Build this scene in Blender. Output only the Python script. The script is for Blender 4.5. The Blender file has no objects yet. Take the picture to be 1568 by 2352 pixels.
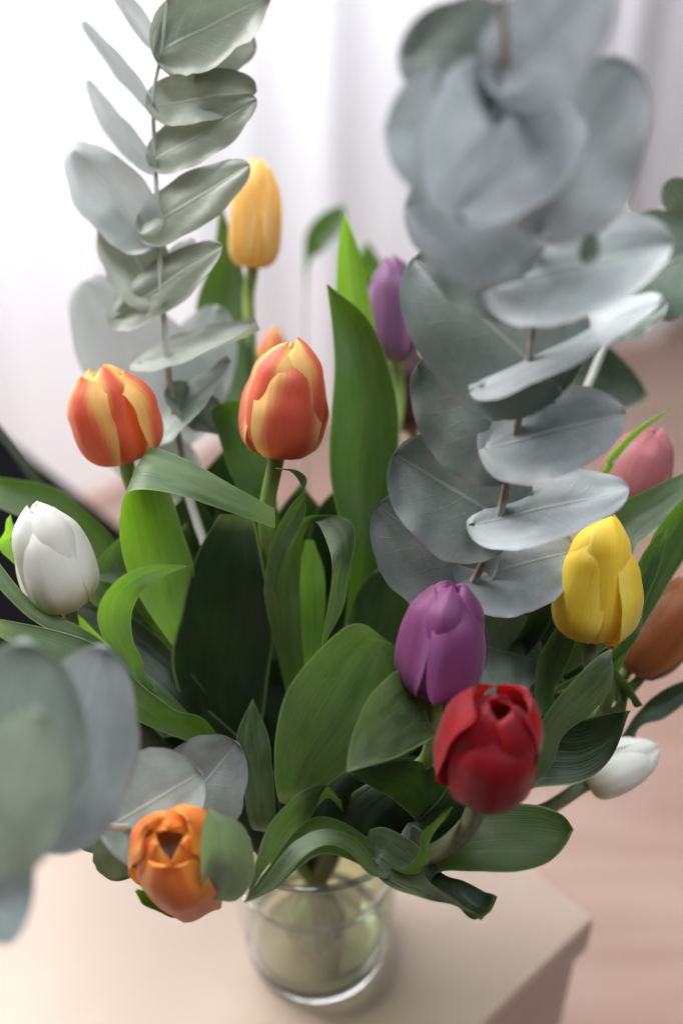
import bpy, bmesh, math, random
from mathutils import Vector, Matrix, noise

# ------------------------------------------------------------------ camera, light, exposure
S = bpy.context.scene
COL = S.collection
F = 2287.0                       # focal length of the photograph in layout units (frame 1568 x 2352)
PITCH = math.radians(33)
CAM = Vector((0.0137, -0.3367, 0.507))
RT = Vector((1, 0, 0)); UP = Vector((0, math.sin(PITCH), math.cos(PITCH))); FW = Vector((0, math.cos(PITCH), -math.sin(PITCH)))

cd = bpy.data.cameras.new('camera'); cam = bpy.data.objects.new('camera', cd); COL.objects.link(cam)
cam.location = CAM; cam.rotation_euler = (math.pi / 2 - PITCH, 0, 0)
cd.sensor_fit = 'VERTICAL'; cd.sensor_height = 36; cd.sensor_width = 24
cd.lens = 36 * F / 2352; cd.clip_start = 0.02; cd.clip_end = 60
cd.dof.use_dof = True; cd.dof.focus_distance = 0.403; cd.dof.aperture_fstop = 2.8
S.camera = cam

w = bpy.data.worlds.new('World'); S.world = w; w.use_nodes = True
bg = w.node_tree.nodes['Background']; bg.inputs[0].default_value = (0.84, 0.88, 1.0, 1); bg.inputs[1].default_value = 0.05

def area(name, loc, target, sx, sy, power, col):
    l = bpy.data.lights.new(name, 'AREA'); l.shape = 'RECTANGLE'; l.size = sx; l.size_y = sy; l.energy = power; l.color = col
    o = bpy.data.objects.new(name, l); COL.objects.link(o); o.location = loc
    o.rotation_euler = (Vector(target) - Vector(loc)).to_track_quat('-Z', 'Y').to_euler()
    return o
area('window_daylight', (-1.25, 1.90, 1.90), (-0.85, 0.75, 1.80), 2.8, 2.2, 215, (0.95, 0.975, 1.0))
area('tall_window_daylight', (-1.15, 0.75, 1.35), (0, 0.02, 0.28), 0.9, 1.2, 66, (1.0, 0.985, 0.96))
area('overhead_fill', (0.30, -0.25, 2.05), (0, 0.05, 0.3), 1.0, 1.0, 27, (0.92, 0.95, 1.0))  # added fill from above and in front; no real opening there
area('right_fill', (1.2, -0.55, 1.25), (0, 0.0, 0.1), 0.45, 0.7, 4.5, (0.88, 0.94, 1.0))  # added unseen lamp at the right, for highlights on the glass

S.view_settings.view_transform = 'Standard'; S.view_settings.look = 'None'
S.view_settings.gamma = 1; S.view_settings.exposure = 0.12; S.view_settings.use_curve_mapping = False
S.render.engine = 'CYCLES'
S.cycles.use_denoising = True
S.cycles.max_bounces = 10; S.cycles.diffuse_bounces = 5; S.cycles.transmission_bounces = 10; S.cycles.transparent_max_bounces = 12
S.cycles.caustics_reflective = False; S.cycles.caustics_refractive = True
S.cycles.sample_clamp_indirect = 4; S.cycles.blur_glossy = 0.5

# ------------------------------------------------------------------ helpers
rnd = random.Random(7)
def P(x, y, d):                  # a point of the place, given by its direction and its distance along the view
    return CAM + RT * ((x - 784) / F * d) + UP * ((1176 - y) / F * d) + FW * d

def lin(c):
    return tuple(((v / 12.92) if v <= 0.04045 else ((v + 0.055) / 1.055) ** 2.4) for v in (x / 255 for x in c)) + (1,)

class NT:
    def __init__(s, name):
        s.mat = bpy.data.materials.new(name); s.mat.use_nodes = True
        s.t = s.mat.node_tree; s.n = s.t.nodes; s.n.clear(); s.out = s.n.new('ShaderNodeOutputMaterial')
    def put(s, sock, v):
        if hasattr(v, 'node'): s.t.links.new(v, sock)
        elif v is not None: sock.default_value = v
    def math(s, op, a, b=None, c=None, clamp=False):
        n = s.n.new('ShaderNodeMath'); n.operation = op; n.use_clamp = clamp
        for i, v in enumerate((a, b, c)):
            if v is not None: s.put(n.inputs[i], v)
        return n.outputs[0]
    def step(s, x, a, b, smooth=True):
        n = s.n.new('ShaderNodeMapRange'); n.interpolation_type = 'SMOOTHSTEP' if smooth else 'LINEAR'
        s.put(n.inputs[0], x); n.inputs[1].default_value = a; n.inputs[2].default_value = b
        n.inputs[3].default_value = 0; n.inputs[4].default_value = 1
        return n.outputs[0]
    def mix(s, f, a, b, mode='MIX'):
        n = s.n.new('ShaderNodeMix'); n.data_type = 'RGBA'; n.blend_type = mode
        s.put(n.inputs[0], f); s.put(n.inputs[6], a); s.put(n.inputs[7], b)
        return n.outputs[2]
    def uv(s):
        n = s.n.new('ShaderNodeUVMap'); x = s.n.new('ShaderNodeSeparateXYZ'); s.t.links.new(n.outputs[0], x.inputs[0])
        return n.outputs[0], x.outputs[0], x.outputs[1]
    def obj(s):
        return s.n.new('ShaderNodeTexCoord').outputs['Object']
    def noise(s, vec, scale, detail=3, sc=(1, 1, 1), rough=0.55):
        m = s.n.new('ShaderNodeMapping'); s.put(m.inputs[0], vec); m.inputs[3].default_value = sc
        oi = s.n.new('ShaderNodeObjectInfo'); s.t.links.new(oi.outputs['Random'], m.inputs[1])
        n = s.n.new('ShaderNodeTexNoise'); s.t.links.new(m.outputs[0], n.inputs['Vector'])
        n.inputs['Scale'].default_value = scale; n.inputs['Detail'].default_value = detail; n.inputs['Roughness'].default_value = rough
        return n.outputs[0]
    def random(s):
        return s.n.new('ShaderNodeObjectInfo').outputs['Random']
    def bump(s, h, strength, dist=0.001):
        b = s.n.new('ShaderNodeBump'); s.put(b.inputs['Height'], h); b.inputs['Strength'].default_value = strength; b.inputs['Distance'].default_value = dist
        return b.outputs[0]
    def princ(s, col, rough=0.5, spec=0.5, normal=None, **k):
        p = s.n.new('ShaderNodeBsdfPrincipled'); s.put(p.inputs['Base Color'], col); s.put(p.inputs['Roughness'], rough)
        s.put(p.inputs['Specular IOR Level'], spec)
        if normal is not None: s.put(p.inputs['Normal'], normal)
        for kk, v in k.items(): s.put(p.inputs[kk.replace('_', ' ')], v)
        return p.outputs[0]
    def trans(s, col, normal=None):
        p = s.n.new('ShaderNodeBsdfTranslucent'); s.put(p.inputs[0], col)
        if normal is not None: s.put(p.inputs[1], normal)
        return p.outputs[0]
    def mixs(s, f, a, b):
        n = s.n.new('ShaderNodeMixShader'); s.put(n.inputs[0], f); s.put(n.inputs[1], a); s.put(n.inputs[2], b); return n.outputs[0]
    def done(s, sh):
        s.t.links.new(sh, s.out.inputs[0]); return s.mat

# ------------------------------------------------------------------ materials
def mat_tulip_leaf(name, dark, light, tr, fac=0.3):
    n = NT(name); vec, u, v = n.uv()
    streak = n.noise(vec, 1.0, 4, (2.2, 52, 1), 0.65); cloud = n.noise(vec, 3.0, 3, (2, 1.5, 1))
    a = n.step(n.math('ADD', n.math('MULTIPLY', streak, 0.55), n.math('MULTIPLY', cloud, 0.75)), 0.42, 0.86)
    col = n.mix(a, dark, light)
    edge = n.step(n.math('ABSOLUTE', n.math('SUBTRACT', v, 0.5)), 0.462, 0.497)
    col = n.mix(n.math('MULTIPLY', edge, 0.55), col, (0.30, 0.42, 0.14, 1))  # pale leaf margin, which also stands in for light along the edge
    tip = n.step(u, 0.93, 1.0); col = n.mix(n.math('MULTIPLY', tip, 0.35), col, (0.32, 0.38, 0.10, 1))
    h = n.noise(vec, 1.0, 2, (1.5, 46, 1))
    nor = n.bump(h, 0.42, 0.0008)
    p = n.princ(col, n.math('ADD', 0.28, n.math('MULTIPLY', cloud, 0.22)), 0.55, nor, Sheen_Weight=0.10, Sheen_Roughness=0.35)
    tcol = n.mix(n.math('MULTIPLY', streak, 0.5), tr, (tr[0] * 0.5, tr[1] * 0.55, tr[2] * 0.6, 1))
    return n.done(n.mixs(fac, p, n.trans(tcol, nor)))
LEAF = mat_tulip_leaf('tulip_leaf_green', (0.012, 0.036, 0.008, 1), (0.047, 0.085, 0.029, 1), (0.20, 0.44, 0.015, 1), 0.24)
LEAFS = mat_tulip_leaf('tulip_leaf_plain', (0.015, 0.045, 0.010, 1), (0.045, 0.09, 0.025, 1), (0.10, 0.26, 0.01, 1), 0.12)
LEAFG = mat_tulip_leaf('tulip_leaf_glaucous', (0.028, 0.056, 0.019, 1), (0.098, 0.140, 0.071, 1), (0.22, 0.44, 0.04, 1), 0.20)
LEAFD = mat_tulip_leaf('tulip_leaf_deep_shade', (0.007, 0.020, 0.006, 1), (0.019, 0.041, 0.013, 1), (0.04, 0.12, 0.008, 1), 0.13)  # darkened leaf green; shade inside the bouquet is put into the colour
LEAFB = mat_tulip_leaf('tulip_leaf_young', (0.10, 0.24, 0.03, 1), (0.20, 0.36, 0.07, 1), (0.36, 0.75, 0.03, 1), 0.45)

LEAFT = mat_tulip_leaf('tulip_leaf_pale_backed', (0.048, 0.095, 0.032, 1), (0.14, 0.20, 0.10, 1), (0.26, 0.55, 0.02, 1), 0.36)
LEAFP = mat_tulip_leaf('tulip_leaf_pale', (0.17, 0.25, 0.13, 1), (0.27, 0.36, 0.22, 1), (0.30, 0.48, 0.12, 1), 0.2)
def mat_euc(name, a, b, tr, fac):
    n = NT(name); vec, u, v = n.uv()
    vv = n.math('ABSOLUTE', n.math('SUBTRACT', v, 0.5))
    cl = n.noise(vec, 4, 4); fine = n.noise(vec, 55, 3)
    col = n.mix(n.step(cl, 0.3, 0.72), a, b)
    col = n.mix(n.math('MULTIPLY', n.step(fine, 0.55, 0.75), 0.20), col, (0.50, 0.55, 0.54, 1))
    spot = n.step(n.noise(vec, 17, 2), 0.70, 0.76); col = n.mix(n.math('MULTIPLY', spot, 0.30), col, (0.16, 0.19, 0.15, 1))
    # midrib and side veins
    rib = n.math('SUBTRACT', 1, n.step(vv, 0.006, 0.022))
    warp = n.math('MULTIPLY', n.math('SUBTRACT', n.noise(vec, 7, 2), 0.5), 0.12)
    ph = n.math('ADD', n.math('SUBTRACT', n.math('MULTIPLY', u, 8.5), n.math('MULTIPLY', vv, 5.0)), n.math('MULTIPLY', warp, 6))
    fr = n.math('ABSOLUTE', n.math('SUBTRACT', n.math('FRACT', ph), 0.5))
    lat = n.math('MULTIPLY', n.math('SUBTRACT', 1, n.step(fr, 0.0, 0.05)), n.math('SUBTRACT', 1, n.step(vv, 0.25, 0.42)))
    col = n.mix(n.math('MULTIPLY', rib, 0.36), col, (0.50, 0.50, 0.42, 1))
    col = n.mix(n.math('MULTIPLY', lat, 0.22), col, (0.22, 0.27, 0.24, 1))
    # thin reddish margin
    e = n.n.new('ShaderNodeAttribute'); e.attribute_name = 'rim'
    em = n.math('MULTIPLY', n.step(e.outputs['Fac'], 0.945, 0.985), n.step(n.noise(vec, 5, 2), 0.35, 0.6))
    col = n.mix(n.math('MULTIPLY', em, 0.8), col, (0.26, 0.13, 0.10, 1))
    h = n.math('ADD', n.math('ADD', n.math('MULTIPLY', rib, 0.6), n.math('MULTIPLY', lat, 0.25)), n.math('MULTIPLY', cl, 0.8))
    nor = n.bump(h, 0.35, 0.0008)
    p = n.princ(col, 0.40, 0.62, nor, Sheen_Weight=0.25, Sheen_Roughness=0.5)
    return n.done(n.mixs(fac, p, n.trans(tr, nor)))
EUC = mat_euc('eucalyptus_leaf_silver', (0.245, 0.280, 0.283, 1), (0.36, 0.395, 0.398, 1), (0.32, 0.40, 0.36, 1), 0.14)
EUCB = mat_euc('eucalyptus_leaf_blue_green', (0.135, 0.175, 0.17, 1), (0.215, 0.255, 0.25, 1), (0.20, 0.30, 0.20, 1), 0.12)
EUCS = mat_euc('eucalyptus_leaf_shade_side', (0.15, 0.185, 0.172, 1), (0.225, 0.26, 0.245, 1), (0.25, 0.34, 0.24, 1), 0.12)  # darker copy for the left leaves, their shade put into the colour
EUCH = mat_euc('eucalyptus_leaf_light_sage', (0.140, 0.166, 0.120, 1), (0.215, 0.242, 0.182, 1), (0.44, 0.50, 0.34, 1), 0.22)
EUCM = mat_euc('eucalyptus_leaf_grey_green', (0.20, 0.25, 0.23, 1), (0.30, 0.345, 0.325, 1), (0.28, 0.38, 0.28, 1), 0.14)
EUCU = mat_euc('eucalyptus_leaf_lit', (0.35, 0.385, 0.405, 1), (0.47, 0.50, 0.52, 1), (0.36, 0.44, 0.40, 1), 0.14)  # paler copy for the top leaves, the light on them put into the colour
EUCL = mat_euc('eucalyptus_leaf_hazed', (0.30, 0.35, 0.35, 1), (0.42, 0.46, 0.46, 1), (0.66, 0.72, 0.70, 1), 0.45)  # pale copy; the window haze over these leaves is put into the colour
EUCG = mat_euc('eucalyptus_leaf_sage', (0.185, 0.225, 0.175, 1), (0.275, 0.315, 0.25, 1), (0.42, 0.52, 0.38, 1), 0.22)
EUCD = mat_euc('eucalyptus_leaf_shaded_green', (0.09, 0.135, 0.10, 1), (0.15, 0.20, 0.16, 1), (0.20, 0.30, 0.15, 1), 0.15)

def mat_petal(name, mid, edge, base, tr, e0=0.2, e1=0.46, tipw=0.0, b1=0.25, streakw=0.25, fac=0.32, rough=0.45, b0=0.0, vein=0.45, dk=0.30):
    n = NT(name); vec, u, v = n.uv()
    vv = n.math('ABSOLUTE', n.math('SUBTRACT', v, 0.5))
    st = n.math('SUBTRACT', n.noise(vec, 1.0, 5, (1.5, 26, 1), 0.68), 0.5)
    x = n.math('ADD', n.math('ADD', vv, n.math('MULTIPLY', st, streakw)), n.math('MULTIPLY', n.step(u, 0.35, 1.0), tipw))
    col = n.mix(n.step(x, e0, e1), mid, edge)
    bx = n.math('ADD', u, n.math('MULTIPLY', st, 0.12))
    col = n.mix(n.math('SUBTRACT', 1, n.step(bx, b0, b1)), col, base)
    col = n.mix(n.math('MULTIPLY', n.step(st, 0.0, 0.22), dk), col, n.mix(0.55, col, (0.02, 0.0, 0.0, 1)))
    nor = n.bump(n.noise(vec, 1.0, 3, (1.2, 44, 1)), vein, 0.0007)
    p = n.princ(col, rough, 0.32, nor, Sheen_Weight=0.18, Sheen_Roughness=0.35)
    t = n.mix(0.5, col, tr)
    return n.done(n.mixs(fac, p, n.trans(t, nor)))
PET = {
 'orange': mat_petal('petal_orange_flame', (0.72, 0.135, 0.075, 1), (0.95, 0.66, 0.22, 1), (0.62, 0.13, 0.08, 1), (0.95, 0.42, 0.06, 1), 0.24, 0.50, 0.26, 0.12, 0.36, 0.36),
 'white': mat_petal('petal_white', (0.86, 0.86, 0.82, 1), (0.89, 0.89, 0.87, 1), (0.60, 0.52, 0.27, 1), (0.85, 0.78, 0.55, 1), 0.2, 0.5, 0, 0.55, 0.1, 0.34, vein=0.18, dk=0.06),
 'yellow': mat_petal('petal_yellow', (0.90, 0.68, 0.06, 1), (0.93, 0.77, 0.13, 1), (0.84, 0.58, 0.02, 1), (0.95, 0.62, 0.02, 1), 0.2, 0.5, 0, 0.2, 0.2, 0.34),
 'purple': mat_petal('petal_purple', (0.215, 0.058, 0.165, 1), (0.35, 0.125, 0.30, 1), (0.36, 0.15, 0.26, 1), (0.60, 0.10, 0.50, 1), 0.30, 0.5, 0.05, 0.22, 0.2, 0.28),
 'red': mat_petal('petal_red', (0.22, 0.004, 0.010, 1), (0.33, 0.008, 0.012, 1), (0.62, 0.20, 0.03, 1), (0.75, 0.01, 0.01, 1), 0.2, 0.5, 0, 0.13, 0.2, 0.26),
 'amber': mat_petal('petal_amber', (0.74, 0.20, 0.035, 1), (0.84, 0.34, 0.06, 1), (0.30, 0.075, 0.025, 1), (0.85, 0.25, 0.02, 1), 0.25, 0.5, 0.12, 0.42, 0.2, 0.30),
 'shaded_orange': mat_petal('petal_orange_shaded', (0.25, 0.075, 0.02, 1), (0.36, 0.13, 0.025, 1), (0.24, 0.09, 0.035, 1), (0.6, 0.2, 0.02, 1), 0.3, 0.5, 0.1, 0.2, 0.2, 0.2),  # orange darkened, with the shade on the edge tulip in its colour
 'pink': mat_petal('petal_pink', (0.46, 0.16, 0.17, 1), (0.58, 0.25, 0.27, 1), (0.40, 0.17, 0.11, 1), (0.85, 0.25, 0.28, 1), 0.28, 0.5, 0.02, 0.3, 0.25, 0.30),
 'lilac': mat_petal('petal_lilac', (0.24, 0.11, 0.22, 1), (0.42, 0.19, 0.41, 1), (0.32, 0.26, 0.16, 1), (0.70, 0.30, 0.70, 1), 0.26, 0.5, 0.08, 0.4, 0.3, 0.32),
 'maroon': mat_petal('petal_maroon', (0.085, 0.03, 0.03, 1), (0.12, 0.045, 0.035, 1), (0.16, 0.11, 0.04, 1), (0.15, 0.04, 0.03, 1), 0.26, 0.5, 0, 0.3, 0.2, 0.18),
 'apricot': mat_petal('petal_apricot_yellow', (0.97, 0.72, 0.28, 1), (0.98, 0.82, 0.42, 1), (0.93, 0.60, 0.16, 1), (0.99, 0.80, 0.40, 1), 0.2, 0.5, 0.2, 0.2, 0.3, 0.62),
}
def mat_stem(name, a, b, fac=0.12, rough=0.45, sc=60):
    n = NT(name); o = n.obj()
    c = n.mix(n.step(n.noise(o, sc, 4), 0.35, 0.7), a, b)
    nor = n.bump(n.noise(o, sc * 6, 3), 0.15, 0.0006)
    return n.done(n.mixs(fac, n.princ(c, rough, 0.4, nor), n.trans(b, nor)))
STEM = mat_stem('tulip_stem_green', (0.20, 0.30, 0.07, 1), (0.32, 0.44, 0.13, 1))
STEMB = mat_stem('tulip_stem_brownish', (0.17, 0.19, 0.10, 1), (0.24, 0.26, 0.15, 1))
TWIG = mat_stem('eucalyptus_twig', (0.27, 0.20, 0.14, 1), (0.46, 0.46, 0.43, 1), 0.02, 0.6, 90)
TWIGP = mat_stem('eucalyptus_twig_pale', (0.46, 0.48, 0.41, 1), (0.60, 0.62, 0.55, 1), 0.22, 0.6, 60)
PISTIL = mat_stem('pistil_green', (0.10, 0.13, 0.045, 1), (0.16, 0.19, 0.07, 1), 0.05)
STAMEN = mat_stem('stamen_dark', (0.030, 0.012, 0.015, 1), (0.06, 0.03, 0.02, 1), 0.0, 0.7)

# ------------------------------------------------------------------ object helpers
def tag(o, label=None, cat=None, group=None, kind=None):
    if label: o['label'] = label
    if cat: o['category'] = cat
    if group: o['group'] = group
    if kind: o['kind'] = kind
    return o
def mesh_obj(name, verts, faces, mat, parent=None, uvs=None, smooth=True, rim=None):
    me = bpy.data.meshes.new(name); me.from_pydata([tuple(v) for v in verts], [], faces)
    if smooth: me.shade_smooth()
    if uvs:
        l = me.uv_layers.new(name='UVMap')
        for i, lp in enumerate(me.loops): l.data[i].uv = uvs[lp.vertex_index]
    if rim:
        a = me.attributes.new('rim', 'FLOAT', 'POINT'); a.data.foreach_set('value', rim)
    me.materials.append(mat); me.update()
    o = bpy.data.objects.new(name, me); COL.objects.link(o)
    if parent:
        o.parent = parent
        r = parent
        off = Vector((0, 0, 0))
        while r: off += r.location; r = r.parent
        me.transform(Matrix.Translation(-off))
    return o
def empty(name, loc):
    o = bpy.data.objects.new(name, None); COL.objects.link(o); o.location = loc; o.empty_display_size = 0.01; return o
def cr(pts, t):                  # Catmull-Rom through pts, t in 0..1 (works on Vectors and floats)
    n = len(pts) - 1; x = min(max(t, 0), 1) * n; i = min(int(x), n - 1); f = x - i
    p1, p2 = pts[i], pts[i + 1]
    p0 = pts[i - 1] if i > 0 else p1 * 2 - p2
    p3 = pts[i + 2] if i + 2 <= n else p2 * 2 - p1
    return (p1 * 2 + (p2 - p0) * f + (p0 * 2 - p1 * 5 + p2 * 4 - p3) * f * f + (p1 * 3 - p0 - p2 * 3 + p3) * f ** 3) * 0.5
def lerpl(l, t):
    if isinstance(l, (int, float)): return l
    n = len(l) - 1; x = t * n; i = min(int(x), n - 1); return l[i] + (l[i + 1] - l[i]) * (x - i)
def grid(nu, nv):
    return [(i * nv + j, i * nv + j + 1, (i + 1) * nv + j + 1, (i + 1) * nv + j) for i in range(nu - 1) for j in range(nv - 1)]
def tube(name, pts, radii, mat, parent, n=40, k=10):
    vs = []; fs = []; side = None
    for i in range(n):
        t = i / (n - 1); c = cr(pts, t); tg = (cr(pts, min(t + .01, 1)) - cr(pts, max(t - .01, 0))).normalized()
        if side is None: side = tg.orthogonal().normalized()
        side = (side - tg * side.dot(tg)).normalized(); b = tg.cross(side); r = lerpl(radii, t)
        for j in range(k):
            a = 2 * math.pi * j / k; vs.append(c + (side * math.cos(a) + b * math.sin(a)) * r)
    for i in range(n - 1):
        for j in range(k): fs.append((i * k + j, i * k + (j + 1) % k, (i + 1) * k + (j + 1) % k, (i + 1) * k + j))
    fs.append(tuple(range(k))[::-1]); fs.append(tuple(range((n - 1) * k, n * k)))
    return mesh_obj(name, vs, fs, mat, parent)

NECK = lambda dx=0, dy=0: Vector((dx, dy, 0.119))
def leaf(parent, A, B, dA, dB, mat=None, cup=0.10, wave=0.03, root=None, nu=40, nv=13, name='leaf', curl=0.0):
    """tulip leaf lofted between its two margins, base to tip; root = where the base joins its stem"""
    mat = mat or LEAF; seed = rnd.uniform(0, 100)
    n = len(A) - 1
    a = [P(x, y, lerpl(dA, i / n)) for i, (x, y) in enumerate(A)]
    b = [P(x, y, lerpl(dB, i / n)) for i, (x, y) in enumerate(B)]
    if root is not None:
        r = Vector(root); s = (b[0] - a[0]).normalized() * 0.006
        m0 = (a[0] + b[0]) / 2; m = r.lerp(m0, 0.5); s2 = (b[0] - a[0]) * 0.32
        a = [r - s, m - s2] + a; b = [r + s, m + s2] + b
    vs = []; uvs = []; prev = None
    for i in range(nu):
        t = i / (nu - 1)
        pa, pb = cr(a, t), cr(b, t)
        mid = (pa + pb) / 2; nx = (cr(a, min(t + .02, 1)) + cr(b, min(t + .02, 1))) / 2; pv = (cr(a, max(t - .02, 0)) + cr(b, max(t - .02, 0))) / 2
        w_ = pb - pa; nr = (nx - pv).cross(w_)
        if nr.length < 1e-9: nr = prev or (CAM - mid)
        nr.normalize()
        if prev is None:
            if nr.dot(CAM - mid) < 0: nr = -nr
        elif nr.dot(prev) < 0: nr = -nr
        prev = nr
        W = w_.length
        for j in range(nv):
            s = j / (nv - 1); x = 2 * s - 1
            q = pa.lerp(pb, s) - nr * (cup * W * (1 - x * x))
            q += nr * (curl * W * x * x * x * x)
            q -= nr * 0.02 * W * math.exp(-(x / 0.10) ** 2)
            q += nr * (noise.noise(Vector((t * 3.2, s * 1.5, seed))) * wave * 0.06 + abs(x) ** 3 * noise.noise(Vector((t * 7, x, seed + 9))) * wave * 0.07)
            vs.append(q); uvs.append((t, s))
    return mesh_obj(name, vs, grid(nu, nv), mat, parent, uvs)

def petal_profile(top, mid):
    pr = [0.13, 0.58, 0.84, 0.97, 1.0, 0.985, 0.93 * mid, 0.81 * mid, 0.60 * mid * .6 + .4 * top, top]
    pz = [0.0, 0.025, 0.11, 0.235, 0.37, 0.51, 0.66, 0.81, 0.945, 1.0]
    return pr, pz
def tulip_head(parent, B, T, width, kind, rot=0.0, top=0.30, mid=1.0, ang=54, inner=0.84, oh=0.91, it=0.62, gaps=None, tilt=None, seed=0, dm=0.56, tw=0.06, puff=0.17):
    """flower of six petals between its base B and its tip T"""
    r_ = random.Random(seed * 13 + 5)
    B = Vector(B); T = Vector(T); ax = (T - B).normalized(); H = (T - B).length; R = width / 2
    view = (CAM - B); s = (view - ax * view.dot(ax)).normalized(); b = ax.cross(s)      # rot = 0: petal faces the front
    fl = []; ff = []
    # receptacle and pistil
    vs = []; k = 10
    prof = [(0.0, -0.03), (0.16, -0.03), (0.22, 0.0), (0.17, 0.06), (0.10, 0.12), (0.08, 0.28), (0.12, 0.33), (0.06, 0.36), (0.0, 0.36)]
    for (rr, z) in prof:
        for j in range(k):
            a = 2 * math.pi * j / k; vs.append(B + ax * (z * H) + (s * math.cos(a) + b * math.sin(a)) * rr * R)
    fs = [(i * k + j, i * k + (j + 1) % k, (i + 1) * k + (j + 1) % k, (i + 1) * k + j) for i in range(len(prof) - 1) for j in range(k)]
    flower = mesh_obj('flower', vs, fs, PISTIL, parent)
    nu, nv = 30, 17; tw_dir = r_.choice((-1, 1))
    for p in range(6):
        outer = p < 3
        phi0 = math.radians(rot + (p % 3) * 120 + (0 if outer else 60)) + r_.uniform(-.08, .08)
        tp = top * (1.18 if outer else it) + r_.uniform(-.06, .06); pr, pz = petal_profile(max(tp, 0.05), mid * (1.0 if outer else 1.04))
        RR = R * (1.0 if outer else inner) * r_.uniform(.97, 1.02); HH = H * (oh * r_.uniform(.96, 1.03) if outer else r_.uniform(.97, 1.03))
        tl = (tilt or {}).get(p, 0.0); hk = (gaps or {}).get(p, 1.0); HH *= hk
        A0 = math.radians(ang * (1.0 if outer else 0.98)) * r_.uniform(.95, 1.05)
        sd = r_.uniform(0, 50); vs = []; uvs = []; tipoff = r_.uniform(-.12, .12)
        for i in range(nu):
            t = 1 - (1 - i / (nu - 1)) ** 1.35
            r0 = cr([float(q) for q in pr], t); z0 = cr([float(q) for q in pz], t)
            bs = 0.52 if outer else 0.85; sh = (bs + (1 - bs) * math.sin(min(t / dm, 1) * math.pi / 2)) if t < dm else math.sqrt(max(0, 1 - ((t - dm) / (1 - dm)) ** 2)) ** (0.92)
            sh = max(sh, 0.012)
            # keep tips from collapsing: angular width grows as the radius shrinks
            grow = min(1.9, 1 / max(r0, .45)) if t > .55 else 1.0
            for j in range(nv):
                v = 2 * j / (nv - 1) - 1
                phi = phi0 + A0 * sh * v * grow + tipoff * t * t
                rr = RR * r0 * (1 + tl * t)
                rr *= 1 + 0.045 * math.exp(-(v / 0.16) ** 2) * math.sin(math.pi * min(1, t * 1.05))      # keel
                rr *= 1 - puff * (.62 if outer else 1.1) * v * v * min(1, .35 + 1.6 * t) + (0.045 * v * tw_dir if outer else 0)                      # margins turn in, one under its neighbour
                rr += RR * (0.085 if outer else 0.02) * abs(v) ** 7 * math.sin(math.pi * t)                                   # lip
                rr += RR * 0.07 * noise.noise(Vector((t * 2.6, v * 1.7, sd))) * math.sin(math.pi * min(1, t + .1))
                z = z0 * HH - HH * 0.05 * v * v * t + HH * 0.035 * noise.noise(Vector((v * 3, t, sd + 7))) * t
                if t > .8: rr *= 1 - tw * ((t - .8) / .2) ** 2
                vs.append(B + ax * z + (s * math.cos(phi) + b * math.sin(phi)) * rr); uvs.append((t, j / (nv - 1)))
        mesh_obj('petal', vs, grid(nu, nv), PET[kind], flower, uvs)
    for p in range(6):
        a = math.radians(rot + 30 + 60 * p); d0 = (s * math.cos(a) + b * math.sin(a))
        tube('stamen', [B + ax * .02 * H + d0 * .1 * R, B + ax * .25 * H + d0 * .26 * R, B + ax * .42 * H + d0 * .25 * R, B + ax * .52 * H + d0 * .24 * R],
             [.0006, .0007, .0014, .0009], STAMEN, flower, 8, 6)
    return flower

bottom_spots = []
def tulip_thing(label, base, tip, dB, dT, wpx, kind, neck, foot, group=None, stem=STEM, rad=0.0034, bow=0.03, via=None, **k):
    Bp = P(*base, dB); Tp = P(*tip, dT); ax = (Tp - Bp).normalized()
    nk = NECK(*neck); ft = Vector((foot[0], foot[1], 0.014))
    root = empty('tulip', ft); tag(root, label, 'tulip', group)
    pts = [ft, ft.lerp(nk, .5), nk]
    if via: pts += [P(*v) for v in via]
    else: pts += [nk.lerp(Bp - ax * bow, .5) + Vector((0, 0, .006))]
    pts += [Bp - ax * bow, Bp + ax * 0.002]
    tube('stem', pts, [rad, rad, rad * 1.05, rad * .95, rad * .95], stem, root, 60, 12)
    tulip_head(root, Bp, Tp, wpx * (dB + dT) / 2 / F, kind, **k)
    return root

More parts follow.
